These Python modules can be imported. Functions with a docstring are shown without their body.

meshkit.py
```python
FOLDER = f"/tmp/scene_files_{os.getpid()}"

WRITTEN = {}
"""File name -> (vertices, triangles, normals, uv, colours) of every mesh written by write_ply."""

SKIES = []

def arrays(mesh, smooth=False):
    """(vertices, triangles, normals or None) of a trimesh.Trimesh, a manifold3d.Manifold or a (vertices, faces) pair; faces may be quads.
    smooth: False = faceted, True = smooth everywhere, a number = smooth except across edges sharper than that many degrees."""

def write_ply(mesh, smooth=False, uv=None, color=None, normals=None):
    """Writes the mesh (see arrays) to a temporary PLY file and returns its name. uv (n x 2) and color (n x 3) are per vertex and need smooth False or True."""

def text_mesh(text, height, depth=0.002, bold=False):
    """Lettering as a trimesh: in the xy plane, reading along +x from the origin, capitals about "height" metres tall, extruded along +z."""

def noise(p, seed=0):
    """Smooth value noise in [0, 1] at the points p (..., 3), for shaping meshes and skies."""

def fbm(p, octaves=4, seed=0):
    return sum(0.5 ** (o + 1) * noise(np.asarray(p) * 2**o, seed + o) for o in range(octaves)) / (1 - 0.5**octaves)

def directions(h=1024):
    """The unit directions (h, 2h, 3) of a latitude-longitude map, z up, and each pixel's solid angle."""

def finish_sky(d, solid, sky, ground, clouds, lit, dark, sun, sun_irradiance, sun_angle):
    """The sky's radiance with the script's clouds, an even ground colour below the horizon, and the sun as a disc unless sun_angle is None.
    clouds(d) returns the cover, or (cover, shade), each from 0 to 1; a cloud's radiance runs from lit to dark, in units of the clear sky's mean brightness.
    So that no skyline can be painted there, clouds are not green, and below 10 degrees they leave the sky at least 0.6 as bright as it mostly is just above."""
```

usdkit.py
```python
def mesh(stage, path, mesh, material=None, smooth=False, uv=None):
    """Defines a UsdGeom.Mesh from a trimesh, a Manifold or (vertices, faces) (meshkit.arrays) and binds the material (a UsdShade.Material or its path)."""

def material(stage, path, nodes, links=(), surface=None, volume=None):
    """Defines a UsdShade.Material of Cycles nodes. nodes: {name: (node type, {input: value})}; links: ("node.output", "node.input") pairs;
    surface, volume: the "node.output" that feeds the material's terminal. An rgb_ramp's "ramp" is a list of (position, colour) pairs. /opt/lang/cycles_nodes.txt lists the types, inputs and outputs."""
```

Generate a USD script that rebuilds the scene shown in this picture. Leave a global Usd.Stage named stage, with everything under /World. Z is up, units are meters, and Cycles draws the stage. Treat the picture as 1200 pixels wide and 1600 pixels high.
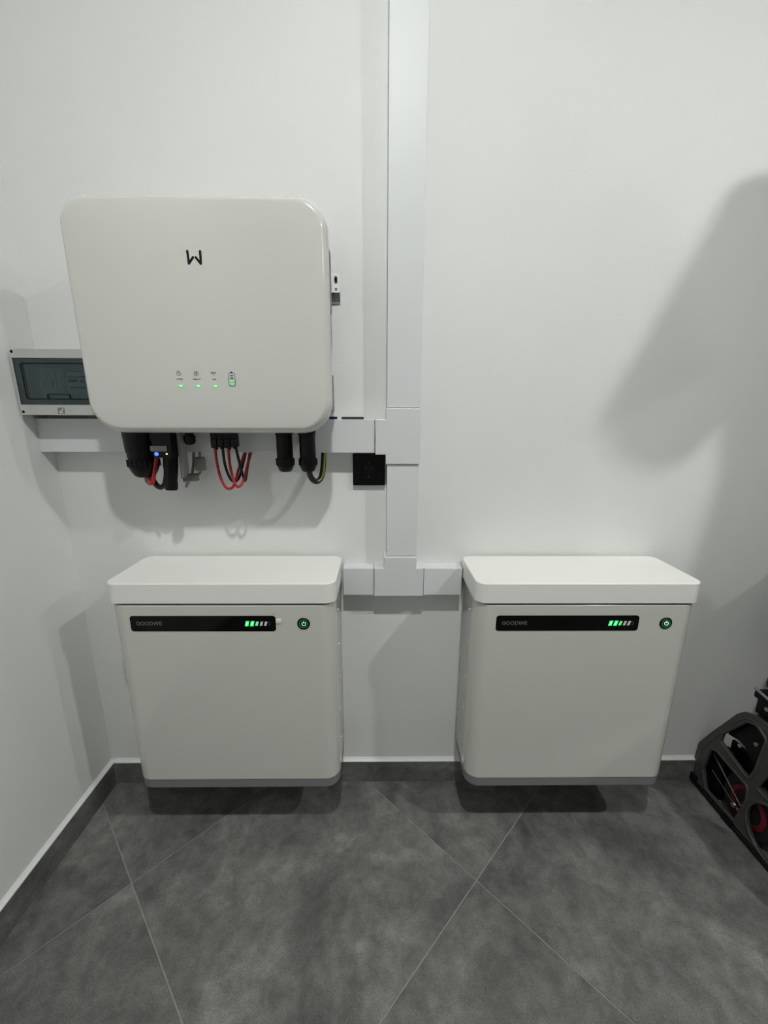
import math, random
import numpy as np, trimesh
import shapely.geometry as sg
import shapely.affinity as sa
from shapely.ops import unary_union
from pxr import Usd, UsdGeom, Gf, Sdf
import usdkit, meshkit

random.seed(7)
stage = Usd.Stage.CreateInMemory()
UsdGeom.SetStageUpAxis(stage, UsdGeom.Tokens.z)
UsdGeom.SetStageMetersPerUnit(stage, 1.0)
world = UsdGeom.Xform.Define(stage, '/World')
stage.SetDefaultPrim(world.GetPrim())
UsdGeom.Scope.Define(stage, '/World/Looks')

# ------------------------------------------------------------------ camera, light, exposure
F_PX, PITCH, YAW, ROLL = 628.84, 0.23815, 0.010784, 0.004118
EYE = np.array([0.7977, -1.0019, 1.0802])
EXPOSURE = 0.0
LIGHT_X = (0.85, 2.35, 3.85)          # a row of round ceiling lamps down the middle of the corridor
LIGHT_Y, CEIL = -1.13, 2.47
LAMP_R, LAMP_STRENGTH, LAMP_TINT = 0.040, 1190.0, (0.990, 1.0, 0.962)
ROOM_X, ROOM_Y = 7.5, -3.0

def set_camera():
    cy, sy, cp, sp = math.cos(YAW), math.sin(YAW), math.cos(PITCH), math.sin(PITCH)
    r = np.array([cy, -sy, 0]); f = np.array([sy * cp, cy * cp, -sp]); u = np.cross(r, f)
    cr, sr = math.cos(ROLL), math.sin(ROLL)
    r, u = cr * r + sr * u, -sr * r + cr * u
    cam = UsdGeom.Camera.Define(stage, '/World/camera')
    M = Gf.Matrix4d(*r, 0, *u, 0, *(-f), 0, *EYE, 1)
    cam.AddTransformOp().Set(M)
    cam.CreateHorizontalApertureAttr(36.0); cam.CreateVerticalApertureAttr(48.0)
    cam.CreateFocalLengthAttr(36.0 * F_PX / 1200.0)
    cam.CreateClippingRangeAttr(Gf.Vec2f(0.02, 50))
    cam.CreateExposureAttr(EXPOSURE)
set_camera()

# ------------------------------------------------------------------ materials
def mat(name, color, rough=0.5, metallic=0.0, coat=0.0, ior=1.5, bump=None, var=None, spec=None):
    """Principled material; var=(scale, amount) mottles the colour a little, bump=(scale, distance) gives fine relief."""
    n = {'p': ('principled_bsdf', {'base_color': color, 'roughness': rough, 'metallic': metallic, 'ior': ior, 'coat_weight': coat, 'coat_roughness': 0.06})}
    l = []
    if var or bump:
        n['g'] = ('geometry', {})
    if var:
        n['nv'] = ('noise_texture', {'scale': var[0], 'detail': 5.0, 'roughness': 0.6})
        a = var[1]
        n['rv'] = ('rgb_ramp', {'ramp': [(0.25, tuple(c * (1 - a) for c in color)), (0.75, tuple(min(1, c * (1 + a)) for c in color))]})
        l += [('g.position', 'nv.vector'), ('nv.fac', 'rv.fac'), ('rv.color', 'p.base_color')]
    if bump:
        n['nb'] = ('noise_texture', {'scale': bump[0], 'detail': 4.0, 'roughness': 0.55})
        n['b'] = ('bump', {'distance': bump[1], 'strength': 0.5})
        l += [('g.position', 'nb.vector'), ('nb.fac', 'b.height'), ('b.normal', 'p.normal')]
    return usdkit.material(stage, '/World/Looks/' + name, n, l, surface='p.BSDF')

def emit(name, color, strength):
    return usdkit.material(stage, '/World/Looks/' + name, {'e': ('emission', {'color': color, 'strength': strength})}, [], surface='e.emission')

M = {}
M['wall'] = mat('wall_paint', (0.80, 0.812, 0.80), 0.62, bump=(220, 0.0006), var=(3.0, 0.012))
M['wall_far'] = mat('dark_grey_wall_paint', (0.46, 0.46, 0.45), 0.7)
M['wall_end'] = mat('charcoal_wall_paint', (0.10, 0.10, 0.10), 0.7)
M['ceiling'] = mat('ceiling_paint', (0.70, 0.70, 0.69), 0.8)
M['trunk'] = mat('trunking_plastic', (0.73, 0.75, 0.765), 0.42, ior=1.38, bump=(60, 0.0003))
M['trunk_tee'] = mat('trunking_tee_plastic', (0.72, 0.737, 0.75), 0.38)
M['inverter'] = mat('inverter_lacquer', (0.64, 0.64, 0.61), 0.16, coat=0.3)
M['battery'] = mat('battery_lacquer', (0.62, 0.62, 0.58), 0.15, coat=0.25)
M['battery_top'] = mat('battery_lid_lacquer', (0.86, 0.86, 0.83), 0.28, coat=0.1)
M['plinth'] = mat('battery_plinth_grey', (0.20, 0.205, 0.212), 0.45)
M['groove'] = mat('battery_groove_grey', (0.16, 0.165, 0.17), 0.5)
M['black_gloss'] = mat('black_gloss', (0.0025, 0.0025, 0.0025), 0.10, ior=1.28)
M['black'] = mat('black_plastic', (0.0035, 0.0035, 0.004), 0.42, ior=1.33)
M['strip_grey'] = mat('strip_grey', (0.36, 0.36, 0.35), 0.4)
M['black_soft'] = mat('black_soft_plastic', (0.006, 0.006, 0.0065), 0.6, ior=1.35)
M['dim_grey'] = mat('dim_grey', (0.03, 0.03, 0.03), 0.35)
M['glyph_grey'] = mat('printed_grey', (0.13, 0.13, 0.135), 0.6)
M['print_dark'] = mat('printed_dark', (0.03, 0.03, 0.032), 0.6)
M['ink_grey'] = mat('printed_mid_grey', (0.22, 0.22, 0.22), 0.6)
M['red'] = mat('red_wire', (0.42, 0.018, 0.03), 0.42)
M['black_wire'] = mat('black_wire', (0.01, 0.01, 0.011), 0.45)
M['earth'] = mat('green_yellow_wire', (0.30, 0.33, 0.03), 0.5)
M['metal'] = mat('brushed_metal', (0.55, 0.55, 0.55), 0.35, metallic=1.0)
M['bracket_grey'] = mat('bracket_grey', (0.24, 0.245, 0.25), 0.45)
M['bracket_white'] = mat('bracket_white', (0.93, 0.94, 0.93), 0.25)
M['grey_plastic'] = mat('grey_plastic', (0.27, 0.265, 0.25), 0.55)
M['white_plastic'] = mat('white_plastic', (0.78, 0.78, 0.76), 0.35)
M['enclosure'] = mat('enclosure_grey', (0.52, 0.53, 0.51), 0.45)
M['enclosure_in'] = mat('enclosure_inner_grey', (0.58, 0.60, 0.60), 0.5)
M['breaker'] = mat('breaker_grey', (0.70, 0.72, 0.72), 0.5)
M['caulk'] = mat('white_caulk', (0.82, 0.83, 0.82), 0.5)
M['grout'] = mat('grout', (0.27, 0.275, 0.265), 0.85, var=(40, 0.15))
M['blue'] = mat('blue_tag', (0.01, 0.012, 0.12), 0.5)
M['green_plastic'] = mat('green_plastic', (0.05, 0.22, 0.15), 0.5)
M['cart'] = mat('cart_grey_plastic', (0.060, 0.060, 0.057), 0.42, bump=(300, 0.0004))
M['rubber'] = mat('rubber', (0.006, 0.006, 0.006), 0.6)
M['hub'] = mat('red_hub', (0.13, 0.006, 0.013), 0.4)
M['green_led'] = emit('green_led', (0.01, 0.62, 0.12), 1.0)
M['green_led_hot'] = emit('green_led_bright', (0.01, 0.85, 0.14), 1.7)
M['green_soft'] = emit('green_led_soft', (0.22, 0.85, 0.34), 0.85)
M['green_core'] = emit('green_led_core', (0.55, 1.0, 0.62), 1.0)
M['pale_led'] = emit('pale_led', (0.55, 0.66, 0.58), 0.55)
M['blue_led'] = emit('blue_led', (0.05, 0.12, 1.0), 3.0)
M['blue_core'] = emit('blue_led_core', (0.5, 0.7, 1.0), 2.5)
M['lime_led'] = emit('lime_led', (0.55, 1.0, 0.25), 1.2)
M['lamp'] = emit('lamp_diffuser', LAMP_TINT, LAMP_STRENGTH)

def tile_material(name, mean, seed):
    """Cement-look porcelain: soft cloudy patches, fine grain, a few pale scratches."""
    def c(k): return tuple(mean * k * t for t in (1.0, 1.0, 0.965))
    n = {'g': ('geometry', {}), 'oi': ('object_info', {}),
         'sh': ('vector_math', {'math_type': 'scale', 'vector1': (seed, 3.1, 1.7), 'scale': 1.0}),
         'ad': ('vector_math', {'math_type': 'add'}),
         'n1': ('noise_texture', {'scale': 5.0, 'detail': 8.0, 'roughness': 0.66, 'distortion': 0.5}),
         'n2': ('noise_texture', {'scale': 26.0, 'detail': 6.0, 'roughness': 0.65, 'distortion': 0.4}),
         'n3': ('noise_texture', {'scale': 330.0, 'detail': 3.0, 'roughness': 0.6}),
         'r1': ('rgb_ramp', {'ramp': [(0.30, c(0.50)), (0.43, c(0.80)), (0.55, c(1.06)), (0.70, c(1.6))]}),
         'r2': ('rgb_ramp', {'ramp': [(0.30, (0.70,) * 3), (0.5, (1.0,) * 3), (0.70, (1.30,) * 3)]}),
         'r3': ('rgb_ramp', {'ramp': [(0.25, (0.68,) * 3), (0.75, (1.32,) * 3)]}),
         'm1': ('mix', {'mix_type': 'multiply', 'fac': 1.0}), 'm2': ('mix', {'mix_type': 'multiply', 'fac': 1.0}),
         'b': ('bump', {'distance': 0.0006, 'strength': 0.35}),
         'p': ('principled_bsdf', {'roughness': 0.5, 'ior': 1.45})}
    l = [('g.position', 'ad.vector1'), ('sh.vector', 'ad.vector2'), ('ad.vector', 'n1.vector'), ('ad.vector', 'n2.vector'), ('ad.vector', 'n3.vector'),
         ('n1.fac', 'r1.fac'), ('n2.fac', 'r2.fac'), ('n3.fac', 'r3.fac'), ('r1.color', 'm1.color1'), ('r2.color', 'm1.color2'),
         ('m1.color', 'm2.color1'), ('r3.color', 'm2.color2'), ('m2.color', 'p.base_color'), ('n2.fac', 'b.height'), ('b.normal', 'p.normal')]
    del n['oi']
    return usdkit.material(stage, '/World/Looks/' + name, n, l, surface='p.BSDF')
M['tile'] = tile_material('floor_tile', 0.150, 0.3)
M['tile_b'] = tile_material('floor_tile_variant', 0.145, 5.3)
M['tile_c'] = tile_material('floor_tile_third', 0.155, 9.1)
M['skirt'] = tile_material('skirting_tile', 0.15, 2.2)

M['smoke'] = usdkit.material(stage, '/World/Looks/smoked_window', {
    't': ('transparent_bsdf', {'color': (0.56, 0.67, 0.69)}), 'g': ('glossy_bsdf', {'color': (0.9, 0.9, 0.9), 'roughness': 0.06}),
    'f': ('fresnel', {'IOR': 1.5}), 'm': ('mix_closure', {})}, [('f.fac', 'm.fac'), ('t.BSDF', 'm.closure1'), ('g.BSDF', 'm.closure2')], surface='m.closure')

# ------------------------------------------------------------------ helpers: prims
used = {}
def numbered(parent, name):
    k = (parent, name); n = used.get(k, 0); used[k] = n + 1
    return name if n == 0 else f'{name}_{n:03d}'

def tag(p, label=None, cat=None, group=None, kind=None):
    for k, v in (('label', label), ('category', cat), ('group', group), ('kind', kind)):
        if v: p.SetCustomDataByKey(k, v)
    return p

OFF = {}
def thing(name, label=None, cat=None, loc=(0, 0, 0), group=None, kind=None):
    path = '/World/' + numbered('/World', name)
    x = UsdGeom.Xform.Define(stage, path); x.AddTranslateOp().Set(Gf.Vec3d(*map(float, loc)))
    OFF[path] = np.array(loc, float)
    return tag(x.GetPrim(), label, cat, group, kind)

def obj(name, mesh, m, parent=None, smooth=30, label=None, **kw):
    """One Mesh prim. mesh is given in world coordinates; under a thing it is stored relative to the thing's base."""
    base = str(parent.GetPath()) if parent is not None else '/World'
    path = base + '/' + numbered(base, name)
    if isinstance(mesh, list): mesh = trimesh.util.concatenate(mesh)
    off = OFF.get('/'.join(path.split('/')[:3]), np.zeros(3))
    mesh = mesh.copy(); mesh.apply_translation(-off)
    p = usdkit.mesh(stage, path, mesh, M[m], smooth=smooth).GetPrim()
    return tag(p, label, **kw)

# ------------------------------------------------------------------ helpers: shapes
def box(x0, x1, y0, y1, z0, z1):
    b = trimesh.creation.box((x1 - x0, y1 - y0, z1 - z0)); b.apply_translation(((x0 + x1) / 2, (y0 + y1) / 2, (z0 + z1) / 2)); return b

def rr2(w, d, rt, rb, n=12):
    """As rr, with one radius for the upper and one for the lower corners."""
    out = []
    for cx, cy, a, r in ((w / 2 - rt, d / 2 - rt, 0, rt), (-w / 2 + rt, d / 2 - rt, 90, rt), (-w / 2 + rb, -d / 2 + rb, 180, rb), (w / 2 - rb, -d / 2 + rb, 270, rb)):
        for k in range(n + 1):
            t = math.radians(a + 90 * k / n); out.append((cx + r * math.cos(t), cy + r * math.sin(t)))
    return np.array(out)

def rr(w, d, r, n=8):
    """Closed outline of a w x d rectangle with rounded corners, centred, 4*(n+1) points anticlockwise."""
    r = max(min(r, w / 2 - 1e-5, d / 2 - 1e-5), 1e-5); out = []
    for cx, cy, a in ((w / 2 - r, d / 2 - r, 0), (-w / 2 + r, d / 2 - r, 90), (-w / 2 + r, -d / 2 + r, 180), (w / 2 - r, -d / 2 + r, 270)):
        for k in range(n + 1):
            t = math.radians(a + 90 * k / n); out.append((cx + r * math.cos(t), cy + r * math.sin(t)))
    return np.array(out)

def loft(rings, caps=(True, True)):
    """Skin through closed rings of equal length; rings go along the axis so that ring x axis is outward for anticlockwise rings."""
    rings = [np.asarray(r, float) for r in rings]; n = len(rings[0]); v = np.vstack(rings); f = []
    for i in range(len(rings) - 1):
        for k in range(n):
            a, b = i * n + k, i * n + (k + 1) % n
            f += [(a, b, b + n), (a, b + n, a + n)]
    v = list(v)
    if caps[0]:
        c = len(v); v.append(rings[0].mean(0)); f += [(c, (k + 1) % n, k) for k in range(n)]
    if caps[1]:
        c = len(v); v.append(rings[-1].mean(0)); o = (len(rings) - 1) * n; f += [(c, o + k, o + (k + 1) % n) for k in range(n)]
    m = trimesh.Trimesh(np.array(v), np.array(f), process=False)
    return m

def slab_z(cx, cy, w, d, r, z0, z1, bev=0.0, nb=4, bev0=0.0, n=8):
    """Rounded-rectangle block standing on z, with rounded top (bev) and bottom (bev0) edges."""
    prof = []
    if bev0:
        prof += [(bev0 * (1 - math.sin(t)), z0 + bev0 * (1 - math.cos(t))) for t in np.linspace(0, math.pi / 2, nb + 1)]
    else: prof += [(0, z0)]
    if bev:
        prof += [(bev * (1 - math.cos(t)), z1 - bev * (1 - math.sin(t))) for t in np.linspace(0, math.pi / 2, nb + 1)]
    else: prof += [(0, z1)]
    rings = []
    for i, z in prof:
        p = rr(w - 2 * i, d - 2 * i, r - i, n); rings.append(np.c_[p[:, 0] + cx, p[:, 1] + cy, np.full(len(p), z)])
    return loft(rings)

def slab_y(cx, cz, w, h, r, y0, y1, bev=0.0, nb=4, n=8):
    """Rounded-rectangle plate facing -y: from y0 (back, greater) to y1 (front, less), front edge rounded."""
    m = slab_z(cx, cz, w, h, r, -y0, -y1, bev, nb, n=n)
    v = m.vertices.copy(); m.vertices = np.c_[v[:, 0], -v[:, 2], v[:, 1]]
    return m

def rbox(x0, x1, y0, y1, z0, z1, b=0.0015):
    """Box with slightly rounded edges on all sides."""
    return slab_z((x0 + x1) / 2, (y0 + y1) / 2, x1 - x0, y1 - y0, b, z0, z1, b, 2, b, n=2)

def extrude_y(poly, y0, y1):
    """Polygon in (x, z) made a plate between y0 (back) and y1 (front)."""
    ms = []
    for g in getattr(poly, 'geoms', [poly]):
        if g.is_empty: continue
        e = trimesh.creation.extrude_polygon(g, abs(y0 - y1), engine='earcut'); v = e.vertices.copy()
        e.vertices = np.c_[v[:, 0], max(y0, y1) - v[:, 2], v[:, 1]]; ms.append(e)
    return trimesh.util.concatenate(ms)

def extrude_x(poly, x0, x1):
    ms = []
    for g in getattr(poly, 'geoms', [poly]):
        e = trimesh.creation.extrude_polygon(g, x1 - x0, engine='earcut'); v = e.vertices.copy()
        e.vertices = np.c_[x0 + v[:, 2], v[:, 0], v[:, 1]]; ms.append(e)
    return trimesh.util.concatenate(ms)

def lathe(profile, center, axis='z', n=32):
    """profile: (radius, height) pairs from bottom to top."""
    rings = []
    for r, h in profile:
        t = np.linspace(0, 2 * math.pi, n, endpoint=False); r = max(r, 1e-5)
        rings.append(np.c_[r * np.cos(t), r * np.sin(t), np.full(n, h)])
    m = loft(rings)
    v = m.vertices.copy()
    if axis == 'y': m.vertices = np.c_[v[:, 0], -v[:, 2], v[:, 1]]      # height grows towards the viewer (-y)
    if axis == 'x': m.vertices = np.c_[v[:, 2], v[:, 0], v[:, 1]]
    m.apply_translation(center); return m

def spline(pts, k=8, closed=False):
    p = np.asarray(pts, float); n = len(p); out = []
    rng = range(n if closed else n - 1)
    for i in rng:
        p1, p2 = p[i], p[(i + 1) % n]
        p0 = p[(i - 1) % n] if closed or i > 0 else 2 * p1 - p2
        p3 = p[(i + 2) % n] if closed or i < n - 2 else 2 * p2 - p1
        for t in np.linspace(0, 1, k, endpoint=False):
            out.append(0.5 * (2 * p1 + (p2 - p0) * t + (2 * p0 - 5 * p1 + 4 * p2 - p3) * t * t + (3 * p1 - p0 - 3 * p2 + p3) * t ** 3))
    if not closed: out.append(p[-1])
    return np.array(out)

def tube(pts, r, n=10, k=8, closed=False, smooth=True):
    c = spline(pts, k, closed) if smooth else np.asarray(pts, float)
    t = np.gradient(c, axis=0)
    if closed: t = np.roll(c, -1, 0) - np.roll(c, 1, 0)
    t /= np.linalg.norm(t, axis=1, keepdims=True) + 1e-12
    up = np.array([0, 0, 1.0]) if abs(t[0][2]) < 0.9 else np.array([1.0, 0, 0])
    u = np.cross(t[0], up); u /= np.linalg.norm(u); rings = []
    a = np.linspace(0, 2 * math.pi, n, endpoint=False)
    for q, d in zip(c, t):
        u = u - d * (u @ d); u /= np.linalg.norm(u); w = np.cross(d, u)
        rings.append(q + r * (np.outer(np.cos(a), u) + np.outer(np.sin(a), w)))
    if closed: rings.append(rings[0]); return loft(rings, (False, False))
    return loft(rings)

def text_y(text, x, z, height, y, bold=False, depth=0.0004, squeeze=1.0):
    """Lettering standing on a face that looks towards -y, its lower left corner at (x, z)."""
    t = meshkit.text_mesh(text, height, depth, bold); v = t.vertices.copy()
    t.vertices = np.c_[x + v[:, 0] * squeeze, y - v[:, 2], z + v[:, 1]]
    return t

def stroke(pts, w):
    return sg.LineString(pts).buffer(w / 2, cap_style=1)

# ------------------------------------------------------------------ the room
BT, BH = 0.010, 0.071                                 # skirting thickness and height
obj('wall_back', box(-0.12, ROOM_X + 0.12, 0, 0.12, -0.05, CEIL), 'wall', kind='structure', label='pale grey-white painted back wall behind the equipment')
obj('wall_left', box(-0.12, 0, ROOM_Y, 0, -0.05, CEIL), 'wall', kind='structure', label='pale grey-white painted wall on the left')
obj('wall_right', box(ROOM_X, ROOM_X + 0.12, ROOM_Y, 0, -0.05, CEIL), 'wall_end', kind='structure', label='painted end wall far to the right')
obj('wall_front', box(-0.12, ROOM_X + 0.12, ROOM_Y - 0.12, ROOM_Y, -0.05, CEIL), 'wall_far', kind='structure', label='painted wall behind the viewer')
obj('ceiling', box(-0.12, ROOM_X + 0.12, ROOM_Y - 0.12, 0.12, CEIL, CEIL + 0.1), 'ceiling', kind='structure', label='flat white ceiling')

floor = thing('floor', 'dark grey cement-look tiles laid diagonally with pale joints', kind='structure')
obj('grout', box(0, ROOM_X, ROOM_Y, 0, -0.05, -0.0012), 'grout', floor)
TS, T1 = 0.5788, (0.2115, -0.2774)
H = TS / math.sqrt(2)
room = sg.box(0, ROOM_Y, ROOM_X, 0)
JOINT = 0.0028
cnt = 0
for i in range(-8, 14):
    for j in range(-8, 14):
        cx, cy = T1[0] + (i + j + 1) * H, T1[1] + (i - j) * H
        g = (TS - JOINT) / math.sqrt(2)
        q = sg.Polygon([(cx - g, cy), (cx, cy - g), (cx + g, cy), (cx, cy + g)]).intersection(room)
        if q.is_empty or q.area < 2e-4: continue
        t = trimesh.creation.extrude_polygon(q, 0.009, engine='earcut'); t.apply_translation((0, 0, -0.009))
        obj('tile', t, ('tile', 'tile_b', 'tile_c')[(i * 2 + j) % 3], floor, smooth=False); cnt += 1

def skirting(name, lab, along, n0, n1, step):
    s = thing(name, lab, kind='structure')
    a = n0
    while a < n1 - 1e-6:
        b = min(a + step, n1)
        if along == 'x': p = rbox(a + 0.0008, b - 0.0008, -BT, 0.0, 0.0, BH, 0.001)
        else: p = rbox(0.0, BT, -b + 0.0008, -a - 0.0008, 0.0, BH, 0.001)
        obj('tile', p, 'skirt', s)
        a = b
    # bead of white sealant along the top edge
    prof = [(0, BH - 0.001), (-BT + 0.0005, BH - 0.0005), (-BT + 0.0015, BH + 0.002), (-0.004, BH + 0.005), (0, BH + 0.010)]
    if along == 'x': rings = [[(x, p, z) for p, z in prof] for x in (n0, n1)]
    else: rings = [[(-p, y, z) for p, z in prof] for y in (-n0, -n1)]
    m = loft(rings); m.fix_normals()
    obj('sealant', m, 'caulk', s, smooth=False, label='white sealant bead on top of the skirting')
skirting('baseboard_back', 'dark grey tile skirting along the back wall under a white sealant bead', 'x', BT, ROOM_X, 0.578)
obj('joint', box(BT, BT + 0.0022, -BT - 0.0004, -0.001, 0.001, BH - 0.001), 'grout', stage.GetPrimAtPath('/World/baseboard_back'), label='pale grout joint in the corner')
skirting('baseboard_left', 'dark grey tile skirting along the left wall under a white sealant bead', 'y', 0.0, -ROOM_Y, 0.578)

for i, x in enumerate(LIGHT_X):
    l = thing('ceiling_light', ['round recessed ceiling lamp above the white inverter, first of the row', 'round recessed ceiling lamp in the middle of the corridor row', 'round recessed ceiling lamp at the far right end of the corridor'][i], 'lamp', (x, LIGHT_Y, CEIL), group='row of ceiling lamps')
    obj('trim_ring', lathe([(LAMP_R, -0.001), (LAMP_R, -0.010), (LAMP_R + 0.006, -0.012), (LAMP_R + 0.020, -0.006), (LAMP_R + 0.021, 0.0)], (x, LIGHT_Y, CEIL), n=48), 'white_plastic', l)
    obj('diffuser', lathe([(LAMP_R, -0.009), (LAMP_R, -0.0105), (LAMP_R * 0.6, -0.0125)][::-1], (x, LIGHT_Y, CEIL), n=48), 'lamp', l)

# ------------------------------------------------------------------ cable trunking
TD = 0.040                                             # how far the trunking stands off the wall
def trunk_piece(label, x0, x1, z0, z1, axis, slit=None):
    t = thing('cable_trunking', label, 'cable trunking', ((x0 + x1) / 2, 0, z0), group=None)
    s = 0.0016
    if axis == 'z':
        obj('base', box(x0 + s, x1 - s, -TD + 0.010, 0, z0 - (0.012 if z0 > 0 else 0), z1), 'trunk', t)
        obj('cover', rbox(x0, x1, -TD, -TD + 0.0095, z0, z1, 0.0012), 'trunk', t)
    else:
        obj('base', box(x0, x1, -TD + 0.010, 0, z0 + s, z1 - s), 'trunk', t)
        obj('cover', rbox(x0, x1, -TD, -TD + 0.0095, z0, z1, 0.0012), 'trunk', t)
    return t
VX0, VX1 = 0.8140, 0.8910
trunk_piece('tall white vertical cable trunking rising from the upper tee to the ceiling', VX0, VX1, 1.0952, CEIL, 'z')
trunk_piece('short white vertical cable trunking between the upper and the lower tee', VX0 + 0.001, VX1 - 0.0005, 0.7322, 0.9632, 'z')
run = trunk_piece('long white horizontal cable trunking passing behind the inverter to the left wall', 0.0, 0.7855, 0.991, 1.0680, 'x')
obj('slot', box(0.705, 0.7585, -0.0035, 0, 1.0650, 1.0738), 'print_dark', run, label='dark cable slot at the back of the trunking top')
trunk_piece('short white horizontal trunking between the left battery and the lower tee', 0.7045, 0.7828, 0.6255, 0.6985, 'x')
trunk_piece('short white horizontal trunking between the lower tee and the right battery', 0.9107, 1.0085, 0.6255, 0.6985, 'x')

def tee(label, parts):
    p = unary_union([sg.box(*b) for b in parts])
    t = thing('trunking_tee', label, 'trunking fitting', (p.centroid.x, 0, p.bounds[1]))
    e, ch = 0.0048, 0.0016
    c = np.array(p.exterior.coords)[:-1]
    if not p.exterior.is_ccw: c = c[::-1]
    c = np.array([q for i, q in enumerate(c) if abs(np.cross(q - c[i - 1], c[(i + 1) % len(c)] - q)) > 1e-12])     # corners only
    def inset(d):
        o = []
        for i, q in enumerate(c):
            u, v = q - c[i - 1], c[(i + 1) % len(c)] - q
            nu, nv = np.array([-u[1], u[0]]) / np.linalg.norm(u), np.array([-v[1], v[0]]) / np.linalg.norm(v)
            o.append(q + d * (nu + nv))
        return np.array(o)
    rings = [[(x, y, z) for x, z in inset(d)] for d, y in ((0, -TD), (0, -TD - e + ch), (ch * 0.35, -TD - e + ch * 0.35), (ch, -TD - e))]
    edge = loft(rings, (False, False)); edge.fix_normals()
    rim = extrude_y(p.difference(p.buffer(-0.0018, join_style=2)), -0.0004, -TD)
    face = extrude_y(sg.Polygon(inset(ch)), -TD, -TD - e)
    obj('shell', [rim, edge, face], 'trunk_tee', t, smooth=False)
tee('white tee fitting joining the trunking beside the black socket', [(0.8115, 0.9645, 0.8925, 1.0940), (0.7870, 0.9870, 0.85, 1.0690)])
tee('white tee fitting joining the trunking between the two batteries', [(0.8085, 0.6240, 0.8910, 0.7310), (0.7840, 0.6240, 0.9095, 0.7010)])

# ------------------------------------------------------------------ socket
s = thing('wall_socket', 'square black power socket on the wall under the trunking tee', 'socket', (0.771, 0, 0.907))
sx, sz = 0.7705, 0.9470
plate = sg.Polygon(rr(0.079, 0.079, 0.003)).difference(sg.Point(0, 0).buffer(0.0205, 32))
plate = sa.translate(plate, sx, sz)
obj('frame', [extrude_y(plate, 0, -0.009), extrude_y(sa.scale(plate, 0.985, 0.985), -0.009, -0.0105)], 'black_gloss', s)
cup = lathe([(0.0203, -0.002), (0.0203, -0.0045), (0.0003, -0.0045)][::-1], (sx, 0, sz), 'y')
obj('well', lathe([(0.0205, 0.0), (0.0205, 0.002)], (sx, 0, sz), 'y'), 'black', s)
for dx in (-0.0085, 0.0085): obj('pin_hole', lathe([(0.0022, 0.002), (0.0022, 0.0024)], (sx + dx, 0, sz + 0.002), 'y', 16), 'dim_grey', s)
obj('earth_clip', rbox(sx - 0.002, sx + 0.002, -0.008, -0.002, sz - 0.0195, sz - 0.0165, 0.0004), 'dim_grey', s)
obj('earth_clip', rbox(sx - 0.002, sx + 0.002, -0.008, -0.002, sz + 0.0165, sz + 0.0195, 0.0004), 'dim_grey', s)
arc = [(sx + 0.0198 * math.cos(a), -0.0100, sz + 0.0198 * math.sin(a)) for a in np.radians(np.linspace(215, 325, 14))]
obj('well_rim', tube([(sx + 0.0203 * math.cos(a), -0.0105, sz + 0.0203 * math.sin(a)) for a in np.linspace(0, 2 * math.pi, 40, endpoint=False)], 0.0006, 6, 1, True), 'black_gloss', s)

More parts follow.
